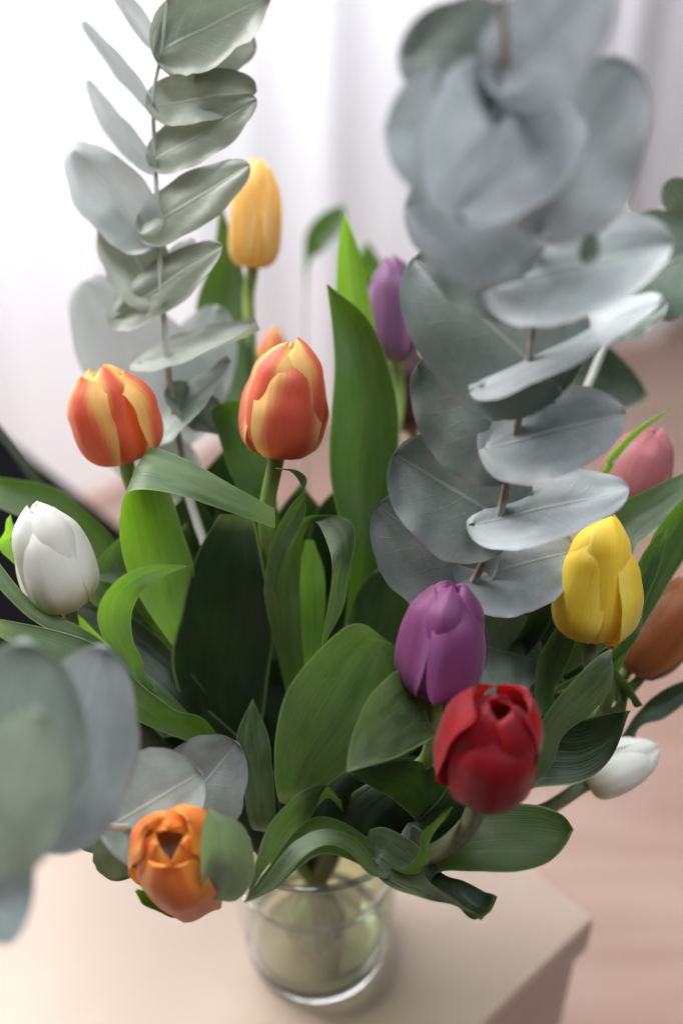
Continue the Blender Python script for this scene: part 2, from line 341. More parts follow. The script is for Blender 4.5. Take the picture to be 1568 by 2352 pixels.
def eleaf(parent, base, tip, wpx, roll=0, bend=0.0, cup=0.08, mat=None, att=0.06, egg=0.18, wave=1.7, name='leaf', nu=26, nv=19, skew=0.0, d2=None, dn=0.0):
    """round eucalyptus leaf from its node (base) to its tip"""
    mat = mat or EUC
    Bp, Tp = P(*base), P(*tip); L = Tp - Bp; ln = L.length; X = L.normalized()
    mid = (Bp + Tp) / 2; view = (CAM - mid).normalized()
    s0 = X.cross(view).normalized(); n0 = s0.cross(X).normalized()
    if n0.dot(view) < 0: n0 = -n0
    r = math.radians(roll); Y = s0 * math.cos(r) + n0 * math.sin(r); N = X.cross(Y).normalized()
    if N.dot(view) < 0: N = -N
    W = wpx * (base[2] + tip[2]) / 2 / F / 2
    seed = rnd.uniform(0, 99); vs = []; uvs = []; rim = []
    for i in range(nu):
        a = math.pi * i / (nu - 1); u = (1 - math.cos(a)) / 2
        hw = max(math.sin(a), 0.004) ** 0.92 * (1 + egg * (1 - 2 * u)) * W
        for j in range(nv):
            v = 2 * j / (nv - 1) - 1
            vx = math.sin(v * math.pi / 2) * .35 + v * .65
            x = (u * (1 + att) - att) * ln
            ed = max(abs(vx), abs(2 * u - 1) ** 3 * 0)
            wob = 1 + (0.05 * noise.noise(Vector((u * 4, math.copysign(1, v), seed))) + 0.022 * noise.noise(Vector((u * 17, math.copysign(1, v), seed)))) * wave
            y = vx * hw * wob
            z = -bend * ln * (u - 0.15) ** 2 + cup * W * vx * vx * (0.4 + u * .6)
            z += 0.05 * W * noise.noise(Vector((u * 2.4, vx * 1.3, seed + 3))) * wave + 0.06 * W * abs(vx) ** 3 * noise.noise(Vector((u * 5, vx, seed + 5))) * wave
            z -= 0.018 * W * math.exp(-(vx / .07) ** 2)
            x -= 0.05 * ln * vx * vx * (1 - u) * att * 6
            q = Bp + X * x + Y * (y + skew * W * u * (1 - u) * 2) + N * z
            vs.append(q); uvs.append((u, (vx + 1) / 2)); rim.append(abs(vx))
    return mesh_obj(name, vs, grid(nu, nv), mat, parent, uvs, rim=rim)

# ------------------------------------------------------------------ the setting
def plain_box(name, lo, hi, mat, parent=None, M=None, bev=0.0015):
    bm = bmesh.new(); bmesh.ops.create_cube(bm, size=1)
    for v in bm.verts: v.co = Vector([lo[i] + (v.co[i] + .5) * (hi[i] - lo[i]) for i in range(3)])
    if bev: bmesh.ops.bevel(bm, geom=bm.edges[:], offset=bev, segments=2, affect='EDGES')
    if M: bm.transform(M)
    me = bpy.data.meshes.new(name); bm.to_mesh(me); bm.free(); me.materials.append(mat)
    o = bpy.data.objects.new(name, me); COL.objects.link(o)
    if parent:
        o.parent = parent; me.transform(Matrix.Translation(-parent.location))
    return o

FLOOR_Z = -0.45
n = NT('floor_wood'); o = n.obj()
g = n.noise(o, 3, 5, (1, 14, 1)); c = n.noise(o, 1.7, 3)
col = n.mix(n.step(g, 0.3, 0.75), lin((158, 131, 119)), lin((177, 150, 138)))
col = n.mix(n.math('MULTIPLY', n.step(c, 0.45, 0.7), 0.45), col, lin((150, 108, 88)))
FLOOR = n.done(n.princ(col, 0.40, 0.5, n.bump(g, 0.1, 0.002)))
fl = mesh_obj('floor', [(-4, -2, FLOOR_Z), (4, -2, FLOOR_Z), (4, 3.2, FLOOR_Z), (-4, 3.2, FLOOR_Z)], [(0, 1, 2, 3)], FLOOR, smooth=False)
tag(fl, kind='structure')

# sheer curtain hanging in front of the window
n = NT('curtain_sheer'); vec, u, v = n.uv()
wv = n.noise(vec, 260, 2)
CURT = n.done(n.mixs(0.07, n.mixs(0.55, n.princ((0.86, 0.86, 0.88, 1), 0.9, 0.1), n.trans((0.86, 0.86, 0.90, 1))), (lambda t: (n.put(t.inputs[0], (1, 1, 1, 1)), t.outputs[0])[1])(n.n.new('ShaderNodeBsdfTransparent'))))
def curtain(name, x0, x1, y, seed, label):
    N = 260; vs = []; uvs = []; zs = [FLOOR_Z + .015, 0.3, 1.1, 2.4]
    r = random.Random(seed); ph = [r.uniform(0, 6) for _ in range(4)]
    for i in range(N):
        x = x0 + (x1 - x0) * i / (N - 1)
        for k, z in enumerate(zs):
            a = 1 - .12 * k
            dy = (.035 * math.sin(x * 31 + ph[0] + .4 * math.sin(x * 5 + ph[1])) + .022 * math.sin(x * 53 + ph[2]) + .03 * math.sin(x * 11 + ph[3])) * a
            vs.append((x, y + .58 * x + dy * .7, z)); uvs.append((i / N, k / 4))
    o = mesh_obj(name, vs, grid(N, 4), CURT, None, uvs); tag(o, label, 'curtain'); return o
curtain('sheer_curtain', -2.6, 2.6, 1.46, 3, 'white sheer curtain hanging in folds before the bright window')

# table: corner, long edge and short edge directions
CORNER = Vector((0.159, 0.016, 0)); E1 = Vector((-0.665, 0.747, 0)).normalized(); E2 = Vector((-E1.y, E1.x, 0))   # E2 towards the front left
if E2.y > 0: E2 = -E2
TM = Matrix(((E1.x, E2.x, 0, CORNER.x), (E1.y, E2.y, 0, CORNER.y), (0, 0, 1, 0), (0, 0, 0, 1)))
n = NT('table_laminate'); o = n.obj()
c = n.noise(o, 6, 3); col = n.mix(n.step(c, 0.3, 0.75), lin((172, 151, 135)), lin((187, 167, 151)))
TABLE = n.done(n.princ(col, 0.42, 0.45, n.bump(n.noise(o, 300, 2), 0.04, 0.001)))
tb = empty('table', TM @ Vector((.55, .35, FLOOR_Z))); tag(tb, 'pale beige square cornered table under the vase of flowers', 'table')
plain_box('table_top', (0, 0, -.03), (1.1, .7, 0), TABLE, tb, TM)
plain_box('side_panel', (.004, .004, FLOOR_Z), (.024, .696, -.0305), TABLE, tb, TM)
plain_box('side_panel', (1.076, .004, FLOOR_Z), (1.096, .696, -.0305), TABLE, tb, TM)
plain_box('back_panel', (.025, .006, -.22), (1.075, .022, -.0305), TABLE, tb, TM)

# black laptop lying shut at the far edge of the table
n = NT('laptop_black'); BLK = n.done(n.princ((0.005, 0.005, 0.006, 1), 0.9, 0.0))
n = NT('laptop_silver'); SIL = n.done(n.princ((0.42, 0.44, 0.50, 1), 0.45, 0.4, Metallic=0.3))
lp = empty('laptop', TM @ Vector((.62, .12, 0.001))); tag(lp, 'black shut laptop with silver rim lying along the table edge', 'laptop')
plain_box('base', (.36, -.001, .001), (.88, .26, .012), SIL, lp, TM, .002)
plain_box('lid', (.363, .003, .0125), (.877, .258, .018), BLK, lp, TM, .002)

# ------------------------------------------------------------------ glass vase and water
VH = 0.117
def vr(z): return 0.0375 + (0.0525 - 0.0375) * (z / VH)
def lathe(name, prof, mat, parent=None, k=72, caps=False):
    vs = [(r * math.cos(2 * math.pi * j / k), r * math.sin(2 * math.pi * j / k), z) for (r, z) in prof for j in range(k)]
    fs = [(i * k + j, i * k + (j + 1) % k, (i + 1) * k + (j + 1) % k, (i + 1) * k + j) for i in range(len(prof) - 1) for j in range(k)]
    return mesh_obj(name, vs, fs, mat, parent)
def thin_glass(name, tint, ior, rough, base=0.035):
    n = NT(name); t = n.n.new('ShaderNodeBsdfTransparent'); t.inputs[0].default_value = tint
    g = n.n.new('ShaderNodeBsdfGlossy'); g.inputs['Roughness'].default_value = rough; g.inputs['Color'].default_value = (1, 1, 1, 1)
    f = n.n.new('ShaderNodeLayerWeight'); f.inputs[0].default_value = 0.5
    fac = n.math('ADD', base, n.math('MULTIPLY', n.math('POWER', f.outputs['Facing'], 3.5), ior))
    return n.done(n.mixs(fac, t.outputs[0], g.outputs[0]))
GLASS = thin_glass('vase_glass', (0.955, 0.975, 0.965, 1), 0.6, 0.03)
WATER = thin_glass('vase_water', (0.91, 0.925, 0.76, 1), 0.5, 0.02)
GLASSR = thin_glass('vase_glass_lip', (0.93, 0.96, 0.97, 1), 0.6, 0.12, 0.40)
n = NT('vase_glass_thick'); GLASST = n.done(n.princ((0.95, 0.975, 0.965, 1), 0.02, 0.5, Transmission_Weight=1.0, IOR=1.46))
prof = [(vr(.0135) - .0028, .0125), (vr(.0125), .0125)]
prof += [(vr(z), z) for z in (.0145, .03, .05, .07, .09, .105, .1135)]
prof += [(vr(.117) - .0006, .1163), (vr(.117) - .0014, .1170), (vr(.117) - .0022, .1164)]
prof += [(vr(z) - .0028, z) for z in (.1135, .105, .09, .07, .05, .03, .0145, .0125)]
vase = lathe('glass_vase', prof, GLASS); tag(vase, 'clear tapered glass tumbler used as vase for the tulips', 'vase')
bp = [(0.0, .0006), (.0270, .0006), (.0355, .0012), (.0376, .0035), (vr(.010), .010), (vr(.012), .0122), (.0345, .0122), (.0315, .0100), (.0250, .0088), (0.0, .0085)]
lathe('base', bp, GLASST, vase)
def ring(name, R, r, z, mat, parent):
    return lathe(name, [(R + r * math.cos(2 * math.pi * i / 12), z + r * math.sin(2 * math.pi * i / 12)) for i in range(13)], mat, parent, 96)
ring('rim', vr(.117) - .0012, .0020, .1172, GLASSR, vase)
WL = 0.075
wp = [(0.0, .0087), (.0250, .0091), (.0313, .0102)] + [(vr(z) - .0029, z) for z in (.0132, .02, .035, .05, .068)] + [(vr(WL) - .0029, WL), (vr(WL) - .0046, WL - .0012), (0.0, WL - .0014)]
water = lathe('water', wp, WATER); ring('meniscus', vr(WL) - .0052, .0022, WL - .0020, GLASSR, water)
tag(water, 'clear water filling the glass vase around the stems', 'water')

# ------------------------------------------------------------------ tulips
T = tulip_thing
left_orange = T('orange and yellow tulip in front of the pale eucalyptus twig, above the white tulip', (291, 1056), (228, 842), .437, .420, 203, 'orange', (-.018, .014), (.012, -.004),
                rot=-46, top=.48, mid=1.06, ang=48, seed=1, bow=.02, oh=.95, inner=.80)
centre_orange = T('orange red tulip with yellow petal edges on a bright green upright stem', (636, 1046), (672, 778), .425, .410, 208, 'orange', (-.004, .016), (.004, -.012),
                rot=16, top=.20, mid=.93, ang=55, seed=2, bow=.035, rad=.0037, oh=.93, inner=.88, tilt={1: .10, 3: .06})
white_left = T('white closed tulip with cream base between green leaves', (158, 1394), (82, 1160), .420, .402, 174, 'white', (-.024, .002), (.014, .006),
                rot=-24, top=.34, ang=58, seed=3, stem=STEMB, oh=.90, inner=.88, gaps={1: 1.06})
yellow_right = T('bright yellow tulip beside the silver eucalyptus leaves', (1352, 1468), (1398, 1182), .410, .398, 200, 'yellow', (.022, .004), (-.012, .006),
                rot=-34, top=.36, mid=.96, ang=52, seed=4, stem=STEMB, oh=.84, inner=.82)
purple_front = T('deep purple tulip touching the red tulip', (1000, 1596), (1040, 1340), .392, .378, 216, 'purple', (.010, -.004), (-.008, .004),
                rot=42, top=.38, mid=1.0, ang=58, seed=5, oh=.86, inner=.82, gaps={2: 1.16})
red_front = T('deep red tulip with open top showing its dark inside', (1099, 1810), (1158, 1592), .368, .342, 242, 'red', (.014, -.018), (-.012, .010),
                rot=14, top=.46, mid=1.05, ang=57, seed=6, stem=STEMB, rad=.004, oh=.98, inner=.80, it=.72, bow=.02, gaps={0: .78, 2: .95, 3: .90, 4: .9, 5: .9}, via=[(860, 1985, .455), (985, 1965, .405)])
amber_front = T('orange tulip facing forward over the vase rim, cupped by a pale green leaf', (452, 2018), (380, 1918), .402, .352, 232, 'amber', (-.020, -.020), (.012, .010),
                rot=-40, top=.44, mid=1.06, ang=50, seed=7, oh=.97, inner=.84, it=.66, gaps={3: .94, 4: .94, 5: .94})
white_right = T('white tulip lying sideways behind a dark green leaf', (1345, 1800), (1512, 1712), .452, .450, 120, 'white', (.026, -.002), (-.012, .0),
                rot=20, top=.30, ang=58, seed=8, stem=STEMB)
pink_right = T('pink tulip behind the yellow tulip with a thin leaf beside it', (1430, 1165), (1505, 980), .480, .470, 165, 'pink', (.022, .014), (-.010, -.008),
                rot=10, top=.34, ang=57, seed=9)
orange_edge = T('orange tulip leaning out over the pink floor', (1440, 1535), (1612, 1330), .465, .455, 175, 'shaded_orange', (.028, .008), (-.014, -.004),
                rot=0, top=.5, ang=54, seed=10)
lilac_back = T('pale lilac tulip behind the tall green leaf', (908, 828), (900, 582), .520, .505, 135, 'lilac', (.010, .022), (-.004, -.012),
                rot=-20, top=.30, ang=54, seed=11)
maroon_back = T('dark maroon tulip hidden below the lilac tulip', (946, 985), (926, 795), .560, .545, 140, 'maroon', (.014, .026), (-.006, -.010),
                rot=10, top=.35, ang=55, seed=12)
yellow_back = T('pale yellow tulip partly covered by a sage eucalyptus leaf', (580, 616), (594, 358), .520, .505, 124, 'apricot', (-.012, .022), (.006, -.012),
                rot=-50, top=.40, ang=54, seed=13)
far_orange = T('blurred orange tulip tip behind the orange red tulip', (612, 930), (632, 752), .600, .590, 80, 'orange', (-.006, .028), (.0, -.016),
                rot=10, top=.30, ang=52, seed=14)

RK = lambda x, y: (x, y, .114)
# tall leaves in the middle
leaf(lilac_back, [(800, 1330), (758, 1100), (760, 960), (768, 850), (762, 750), (750, 652)], [(880, 1330), (905, 1110), (916, 1000), (903, 880), (850, 740), (750, 652)],
     [.455, .45, .45, .45, .45, .445], [.46, .455, .45, .445, .445, .445], LEAF, .20, .02, RK(.004, .02))
leaf(maroon_back, [(790, 900), (772, 720), (775, 580), (790, 485)], [(880, 900), (862, 760), (828, 590), (790, 485)], [.49, .485, .48, .475], [.49, .485, .48, .475], LEAFB, .08, .02, RK(.01, .024))
leaf(yellow_back, [(520, 1050), (470, 860), (450, 710), (488, 590), (505, 470)], [(600, 1050), (590, 880), (578, 730), (555, 610), (508, 470)], [.51, .52, .53, .53, .53], [.51, .52, .525, .53, .53], LEAF, .10, .02, RK(-.012, .024))
leaf(far_orange, [(560, 1180), (522, 1065), (500, 1000), (487, 940), (543, 918)], [(640, 1180), (625, 1100), (612, 1030), (590, 960), (548, 918)], [.47, .465, .46, .455, .46], [.475, .475, .475, .475, .465], LEAF, .10, .02, RK(-.006, .02))
# folded leaf under the left orange tulip
leaf(left_orange, [(372, 1450), (302, 1335), (276, 1240), (276, 1178), (300, 1128), (395, 1134), (500, 1166), (632, 1214)], [(450, 1430), (446, 1310), (420, 1220), (385, 1100), (345, 1030), (432, 1058), (530, 1112), (632, 1168)],
     [.440, .430, .422, .412, .398, .396, .402, .412], [.445, .440, .436, .430, .420, .412, .410, .414], LEAFT, .05, .015, RK(-.014, .012), nu=60)
leaf(left_orange, [(345, 1580), (300, 1542), (240, 1470), (224, 1400), (270, 1330), (350, 1297), (428, 1299)], [(350, 1575), (326, 1512), (306, 1470), (304, 1404), (330, 1352), (382, 1322), (428, 1303)],
     [.415, .400, .392, .386, .386, .392, .40], [.42, .408, .400, .396, .392, .396, .40], LEAFT, .08, .01, RK(-.016, .004), nu=60)
# leaves round the centre tulip
leaf(centre_orange, [(520, 1800), (400, 1560), (418, 1400), (450, 1280), (505, 1180)], [(590, 1800), (612, 1590), (628, 1440), (606, 1310), (580, 1180)], [.465, .445, .440, .440, .44], [.465, .45, .44, .435, .44], LEAFD, .14, .03, RK(-.006, .01))
leaf(centre_orange, [(612, 1400), (608, 1330), (625, 1240), (665, 1165), (698, 1128), (705, 1098), (680, 1080), (634, 1075)], [(650, 1400), (640, 1330), (660, 1270), (693, 1205), (704, 1160), (690, 1110), (668, 1084), (634, 1075)],
     [.425, .42, .412, .407, .404, .402, .402, .404], [.425, .418, .412, .41, .408, .406, .404, .404], LEAFG, .10, .01, RK(-.002, .008), nu=56)
leaf(centre_orange, [(640, 1420), (645, 1290), (690, 1195), (750, 1182), (802, 1196), (816, 1240), (802, 1320), (788, 1400), (742, 1484)], [(690, 1430), (690, 1330), (700, 1230), (728, 1200), (757, 1262), (762, 1312), (756, 1370), (748, 1420), (738, 1484)],
     [.435, .425, .415, .408, .402, .402, .403, .404, .406], [.435, .43, .424, .412, .402, .398, .398, .400, .405], LEAFG, .08, .01, RK(.002, .006), nu=64)
leaf(centre_orange, [(700, 1560), (690, 1420), (690, 1300), (700, 1240)], [(740, 1560), (745, 1420), (745, 1320), (720, 1240)], .45, .45, LEAFB, .1, .01, RK(.003, .012))
# broad leaves in front
leaf(purple_front, [(640, 1840), (630, 1720), (652, 1608), (705, 1518), (775, 1452), (830, 1432), (905, 1482)], [(712, 1840), (760, 1800), (850, 1720), (900, 1640), (915, 1570), (915, 1530), (908, 1486)],
     [.405, .392, .384, .380, .380, .382, .392], [.412, .402, .396, .394, .394, .394, .393], LEAFG, .04, .03, RK(0, -.004), nu=50)
leaf(purple_front, [(985, 1560), (930, 1535), (880, 1565), (838, 1612), (806, 1692), (797, 1773)], [(1010, 1680), (1000, 1690), (965, 1712), (920, 1735), (868, 1752), (797, 1773)],
     [.392, .384, .376, .370, .364, .358], [.40, .390, .380, .374, .366, .358], LEAFG, -.07, .02, RK(.008, -.002), nu=50)
leaf(purple_front, [(960, 1900), (900, 1835), (845, 1805), (800, 1778)], [(1040, 1850), (1010, 1775), (950, 1748), (806, 1776)], [.42, .405, .395, .385], [.42, .405, .395, .385], LEAFS, .08, .02, RK(.006, -.006))
# boat shaped leaf over the rim
leaf(amber_front, [(780, 1850), (752, 1803), (698, 1812), (640, 1864), (592, 1960), (562, 2066)], [(790, 1880), (755, 1830), (712, 1880), (662, 1930), (615, 1996), (564, 2070)],
     [.425, .405, .395, .388, .382, .378], [.43, .415, .405, .398, .388, .379], LEAFG, .04, .02, RK(-.006, -.014), nu=50)
leaf(amber_front, [(860, 1950), (790, 1890), (720, 1880), (660, 1935), (610, 2000), (562, 2068)], [(900, 2000), (830, 1985), (745, 1960), (690, 1990), (635, 2040), (564, 2074)],
     [.42, .412, .404, .396, .388, .378], [.405, .395, .390, .386, .382, .378], LEAF, .20, .02, RK(.004, -.02), nu=50)
leaf(amber_front, [(905, 1990), (870, 1985), (820, 1930), (755, 1903), (690, 1925), (648, 1965), (600, 2030), (560, 2070)], [(900, 2012), (850, 2008), (800, 1955), (750, 1940), (700, 1965), (665, 2005), (620, 2048), (562, 2075)],
     [.400, .396, .388, .382, .380, .378, .377, .376], [.396, .390, .382, .376, .374, .374, .375, .376], LEAFG, -.06, .01, RK(.012, -.022), nu=56)
leaf(red_front, [(830, 1985), (900, 2040), (975, 2064), (1050, 2088), (1106, 2114)], [(880, 1900), (962, 1945), (985, 2018), (1060, 2074), (1110, 2108)], [.400, .392, .384, .378, .374], [.402, .388, .380, .375, .373], LEAFG, .08, .02, RK(.012, -.024), nu=50)
leaf(red_front, [(900, 1990), (985, 2030), (1050, 2080), (1085, 2112), (1110, 2108)], [(960, 1900), (1010, 2000), (1065, 2022), (1110, 2050), (1142, 2064)], [.41, .40, .392, .386, .384], [.41, .40, .40, .40, .398], LEAFD, .06, .02, RK(.012, -.02))
leaf(red_front, [(950, 2040), (1000, 2004), (1080, 2002), (1190, 2002), (1268, 1972), (1312, 1902)], [(960, 1900), (1030, 1870), (1110, 1846), (1225, 1844), (1290, 1872), (1312, 1898)], [.405, .395, .388, .382, .380, .384], [.42, .415, .410, .402, .394, .386], LEAF, .12, .03, RK(.014, -.02), nu=50)
leaf(red_front, [(905, 1995), (962, 1960), (968, 1920), (1000, 1880), (1035, 1850)], [(960, 2000), (985, 1985), (990, 1940), (1010, 1895), (1040, 1855)], [.39, .378, .376, .375, .376], [.395, .39, .385, .382, .378], LEAF, .1, .02, RK(.014, -.022))
# right side leaves
leaf(white_right, [(1150, 1850), (1215, 1812), (1330, 1798), (1400, 1745), (1444, 1640)], [(1180, 1700), (1250, 1640), (1320, 1655), (1390, 1640), (1446, 1632)], [.425, .412, .408, .406, .404], [.43, .42, .414, .408, .404], LEAFD, .12, .03, RK(.022, -.006), nu=50)
leaf(yellow_right, [(1180, 1760), (1250, 1640), (1310, 1572), (1368, 1512), (1403, 1490)], [(1230, 1790), (1290, 1690), (1360, 1640), (1404, 1580), (1406, 1494)], [.405, .392, .388, .388, .390], [.41, .40, .396, .394, .390], LEAFG, -.08, .02, RK(.02, -.006), nu=50)
leaf(white_right, [(1380, 1640), (1410, 1590), (1412, 1545), (1440, 1570), (1474, 1618)], [(1400, 1660), (1435, 1640), (1440, 1600), (1455, 1625), (1474, 1622)], [.43, .425, .42, .42, .42], [.43, .43, .43, .425, .42], LEAFG, .1, .02, RK(.026, 0))
leaf(white_right, [(1380, 1720), (1460, 1640), (1512, 1590), (1590, 1555)], [(1400, 1760), (1468, 1672), (1525, 1650), (1590, 1600)], .46, .46, LEAFD, .1, .02, RK(.028, .002))
leaf(yellow_right, [(1040, 1760), (1112, 1575), (1200, 1440), (1248, 1320), (1325, 1238)], [(1090, 1760), (1150, 1570), (1235, 1470), (1290, 1380), (1345, 1245)], [.45, .43, .425, .42, .42], [.45, .435, .43, .43, .425], LEAFD, .16, .02, RK(.02, .004), nu=50)
leaf(yellow_right, [(1200, 1700), (1224, 1585), (1236, 1508), (1290, 1412), (1345, 1350)], [(1250, 1700), (1275, 1590), (1312, 1500), (1335, 1430), (1360, 1350)], .418, .428, LEAFS, .12, .02, RK(.02, 0))
leaf(pink_right, [(1300, 1450), (1360, 1240), (1395, 1172), (1480, 1128), (1600, 1070)], [(1420, 1460), (1450, 1280), (1490, 1230), (1545, 1180), (1610, 1110)], .445, .44, LEAF, .08, .02, RK(.026, .01), nu=50)
leaf(orange_edge, [(1330, 1680), (1400, 1520), (1440, 1410), (1472, 1300), (1505, 1215), (1600, 1105)], [(1360, 1690), (1425, 1540), (1480, 1430), (1530, 1350), (1580, 1270), (1620, 1150)], .432, .438, LEAF, .14, .02, RK(.028, .004), nu=50)
leaf(orange_edge, [(1400, 1500), (1440, 1360), (1480, 1265), (1532, 1214)], [(1430, 1500), (1480, 1380), (1515, 1300), (1536, 1218)], .428, .43, LEAF, .12, .02, RK(.026, .006))
leaf(orange_edge, [(1390, 1640), (1420, 1590), (1450, 1560), (1500, 1520)], [(1400, 1660), (1440, 1610), (1475, 1570), (1505, 1522)], .46, .46, LEAF, .1, .02, RK(.028, .004))
leaf(pink_right, [(1368, 1100), (1392, 1052), (1460, 985), (1540, 936)], [(1382, 1108), (1410, 1062), (1475, 992), (1541, 940)], .455, .455, LEAFB, .2, .01, RK(.024, .012))
leaf(pink_right, [(1230, 1000), (1250, 900), (1290, 830)], [(1280, 1000), (1310, 900), (1300, 832)], .47, .47, LEAF, .1, .02, RK(.02, .016))
leaf(pink_right, [(1240, 960), (1290, 925), (1380, 942), (1440, 938), (1490, 915)], [(1260, 860), (1310, 808), (1385, 790), (1445, 840), (1490, 908)], .52, .53, LEAFD, .08, .02, RK(.02, .02))
# left side leaves
leaf(white_left, [(300, 1440), (240, 1345), (190, 1290), (80, 1205), (-40, 1150)], [(330, 1360), (262, 1240), (190, 1168), (120, 1118), (-40, 1090)], .47, .475, LEAF, .10, .03, RK(-.024, .012))
leaf(left_orange, [(200, 1250), (90, 1130), (40, 1060), (-30, 960)], [(230, 1230), (120, 1120), (70, 1060), (-20, 950)], .52, .52, LEAFD, .1, .02, RK(-.022, .018))
leaf(white_left, [(400, 1640), (300, 1565), (180, 1485), (70, 1420), (-40, 1310)], [(390, 1590), (270, 1500), (190, 1442), (60, 1370), (-40, 1240)], [.42, .41, .405, .40, .40], [.425, .42, .412, .41, .41], LEAFG, .18, .02, RK(-.022, 0), nu=50)
leaf(white_left, [(460, 1720), (370, 1680), (290, 1640), (150, 1545), (-40, 1440)], [(470, 1660), (400, 1630), (330, 1575), (200, 1470), (-40, 1412)], [.42, .40, .395, .39, .39], [.43, .415, .405, .40, .395], LEAF, .15, .02, RK(-.02, -.006), nu=50)
leaf(white_left, [(150, 1420), (60, 1320), (0, 1260), (10, 1215), (24, 1182)], [(170, 1400), (80, 1300), (30, 1250), (28, 1220), (27, 1182)], .425, .43, LEAFB, .1, .02, RK(-.026, .006))
leaf(white_left, [(330, 1420), (270, 1348), (212, 1322), (240, 1268), (292, 1222)], [(350, 1400), (310, 1330), (300, 1300), (300, 1260), (296, 1224)], .45, .452, LEAFG, .1, .02, RK(-.02, .01))
# deep inner leaves
leaf(purple_front, [(580, 1900), (556, 1770), (544, 1690), (578, 1606)], [(640, 1900), (626, 1770), (616, 1690), (582, 1606)], .42, .42, LEAFG, .08, .02, RK(-.004, -.004))
leaf(purple_front, [(790, 1600), (795, 1440), (828, 1345), (872, 1303)], [(940, 1600), (945, 1430), (925, 1360), (876, 1303)], .455, .45, LEAF, .1, .02, RK(.008, .008))
leaf(amber_front, [(470, 2050), (482, 2062), (545, 2068), (585, 2000), (560, 1900), (482, 1855)], [(440, 2062), (462, 2040), (462, 1990), (460, 1950), (466, 1890), (480, 1856)], [.39, .372, .368, .362, .356, .352], [.385, .360, .350, .346, .346, .350], LEAFP, -.16, .01, RK(-.020, -.018))
leaf(amber_front, [(500, 2085), (445, 2108), (385, 2106), (335, 2080), (312, 2048)], [(490, 2040), (440, 2060), (390, 2060), (345, 2048), (316, 2042)], [.392, .386, .382, .378, .376], [.40, .395, .39, .385, .378], LEAF, .15, .01, None)
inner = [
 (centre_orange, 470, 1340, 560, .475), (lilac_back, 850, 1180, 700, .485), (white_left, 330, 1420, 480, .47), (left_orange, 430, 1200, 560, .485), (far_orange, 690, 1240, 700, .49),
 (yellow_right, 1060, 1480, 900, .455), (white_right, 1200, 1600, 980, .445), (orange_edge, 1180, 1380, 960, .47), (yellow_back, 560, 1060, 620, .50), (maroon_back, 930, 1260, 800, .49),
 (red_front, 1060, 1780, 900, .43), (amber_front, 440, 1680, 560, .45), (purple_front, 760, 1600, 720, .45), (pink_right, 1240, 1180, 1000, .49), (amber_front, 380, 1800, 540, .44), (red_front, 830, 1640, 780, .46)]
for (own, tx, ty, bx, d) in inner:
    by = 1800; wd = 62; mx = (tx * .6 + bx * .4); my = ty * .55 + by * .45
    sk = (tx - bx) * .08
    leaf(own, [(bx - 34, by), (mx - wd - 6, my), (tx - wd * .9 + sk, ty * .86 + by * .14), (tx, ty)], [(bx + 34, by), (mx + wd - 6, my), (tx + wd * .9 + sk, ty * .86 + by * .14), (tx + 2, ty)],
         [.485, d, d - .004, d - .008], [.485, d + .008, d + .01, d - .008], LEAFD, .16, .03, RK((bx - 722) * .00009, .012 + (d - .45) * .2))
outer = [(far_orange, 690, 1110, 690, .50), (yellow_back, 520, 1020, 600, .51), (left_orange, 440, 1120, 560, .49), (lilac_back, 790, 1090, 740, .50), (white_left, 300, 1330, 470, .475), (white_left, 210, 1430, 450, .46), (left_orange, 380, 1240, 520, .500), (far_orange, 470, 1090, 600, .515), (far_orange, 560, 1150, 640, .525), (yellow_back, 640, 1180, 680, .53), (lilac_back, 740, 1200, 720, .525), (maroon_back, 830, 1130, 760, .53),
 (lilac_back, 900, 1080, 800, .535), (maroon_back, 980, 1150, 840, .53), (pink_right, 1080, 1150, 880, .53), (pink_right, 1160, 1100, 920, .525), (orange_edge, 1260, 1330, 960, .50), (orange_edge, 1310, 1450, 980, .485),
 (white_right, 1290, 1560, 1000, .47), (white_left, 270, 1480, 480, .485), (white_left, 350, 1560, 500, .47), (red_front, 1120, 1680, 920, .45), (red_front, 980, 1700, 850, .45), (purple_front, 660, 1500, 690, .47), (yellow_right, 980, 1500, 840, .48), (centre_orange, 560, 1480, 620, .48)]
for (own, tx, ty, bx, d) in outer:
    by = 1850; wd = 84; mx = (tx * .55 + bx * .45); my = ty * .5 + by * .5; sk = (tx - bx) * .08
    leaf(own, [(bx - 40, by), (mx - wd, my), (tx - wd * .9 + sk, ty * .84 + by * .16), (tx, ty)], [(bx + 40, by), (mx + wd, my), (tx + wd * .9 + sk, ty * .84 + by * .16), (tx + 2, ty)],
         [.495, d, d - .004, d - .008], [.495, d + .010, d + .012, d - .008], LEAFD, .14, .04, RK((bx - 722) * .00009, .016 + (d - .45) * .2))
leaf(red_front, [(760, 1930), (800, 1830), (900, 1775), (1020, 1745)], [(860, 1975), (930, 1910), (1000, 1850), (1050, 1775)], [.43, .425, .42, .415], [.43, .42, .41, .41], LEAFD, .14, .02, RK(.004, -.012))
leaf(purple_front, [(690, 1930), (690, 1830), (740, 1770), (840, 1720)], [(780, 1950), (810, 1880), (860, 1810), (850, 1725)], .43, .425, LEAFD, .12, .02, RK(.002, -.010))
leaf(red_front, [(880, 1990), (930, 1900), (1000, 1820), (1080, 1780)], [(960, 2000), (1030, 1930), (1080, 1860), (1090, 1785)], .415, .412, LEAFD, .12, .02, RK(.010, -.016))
leaf(amber_front, [(610, 1980), (540, 1890), (515, 1780), (560, 1690)], [(690, 1960), (650, 1880), (630, 1780), (566, 1690)], .442, .44, LEAFD, .12, .02, RK(-.006, -.008))
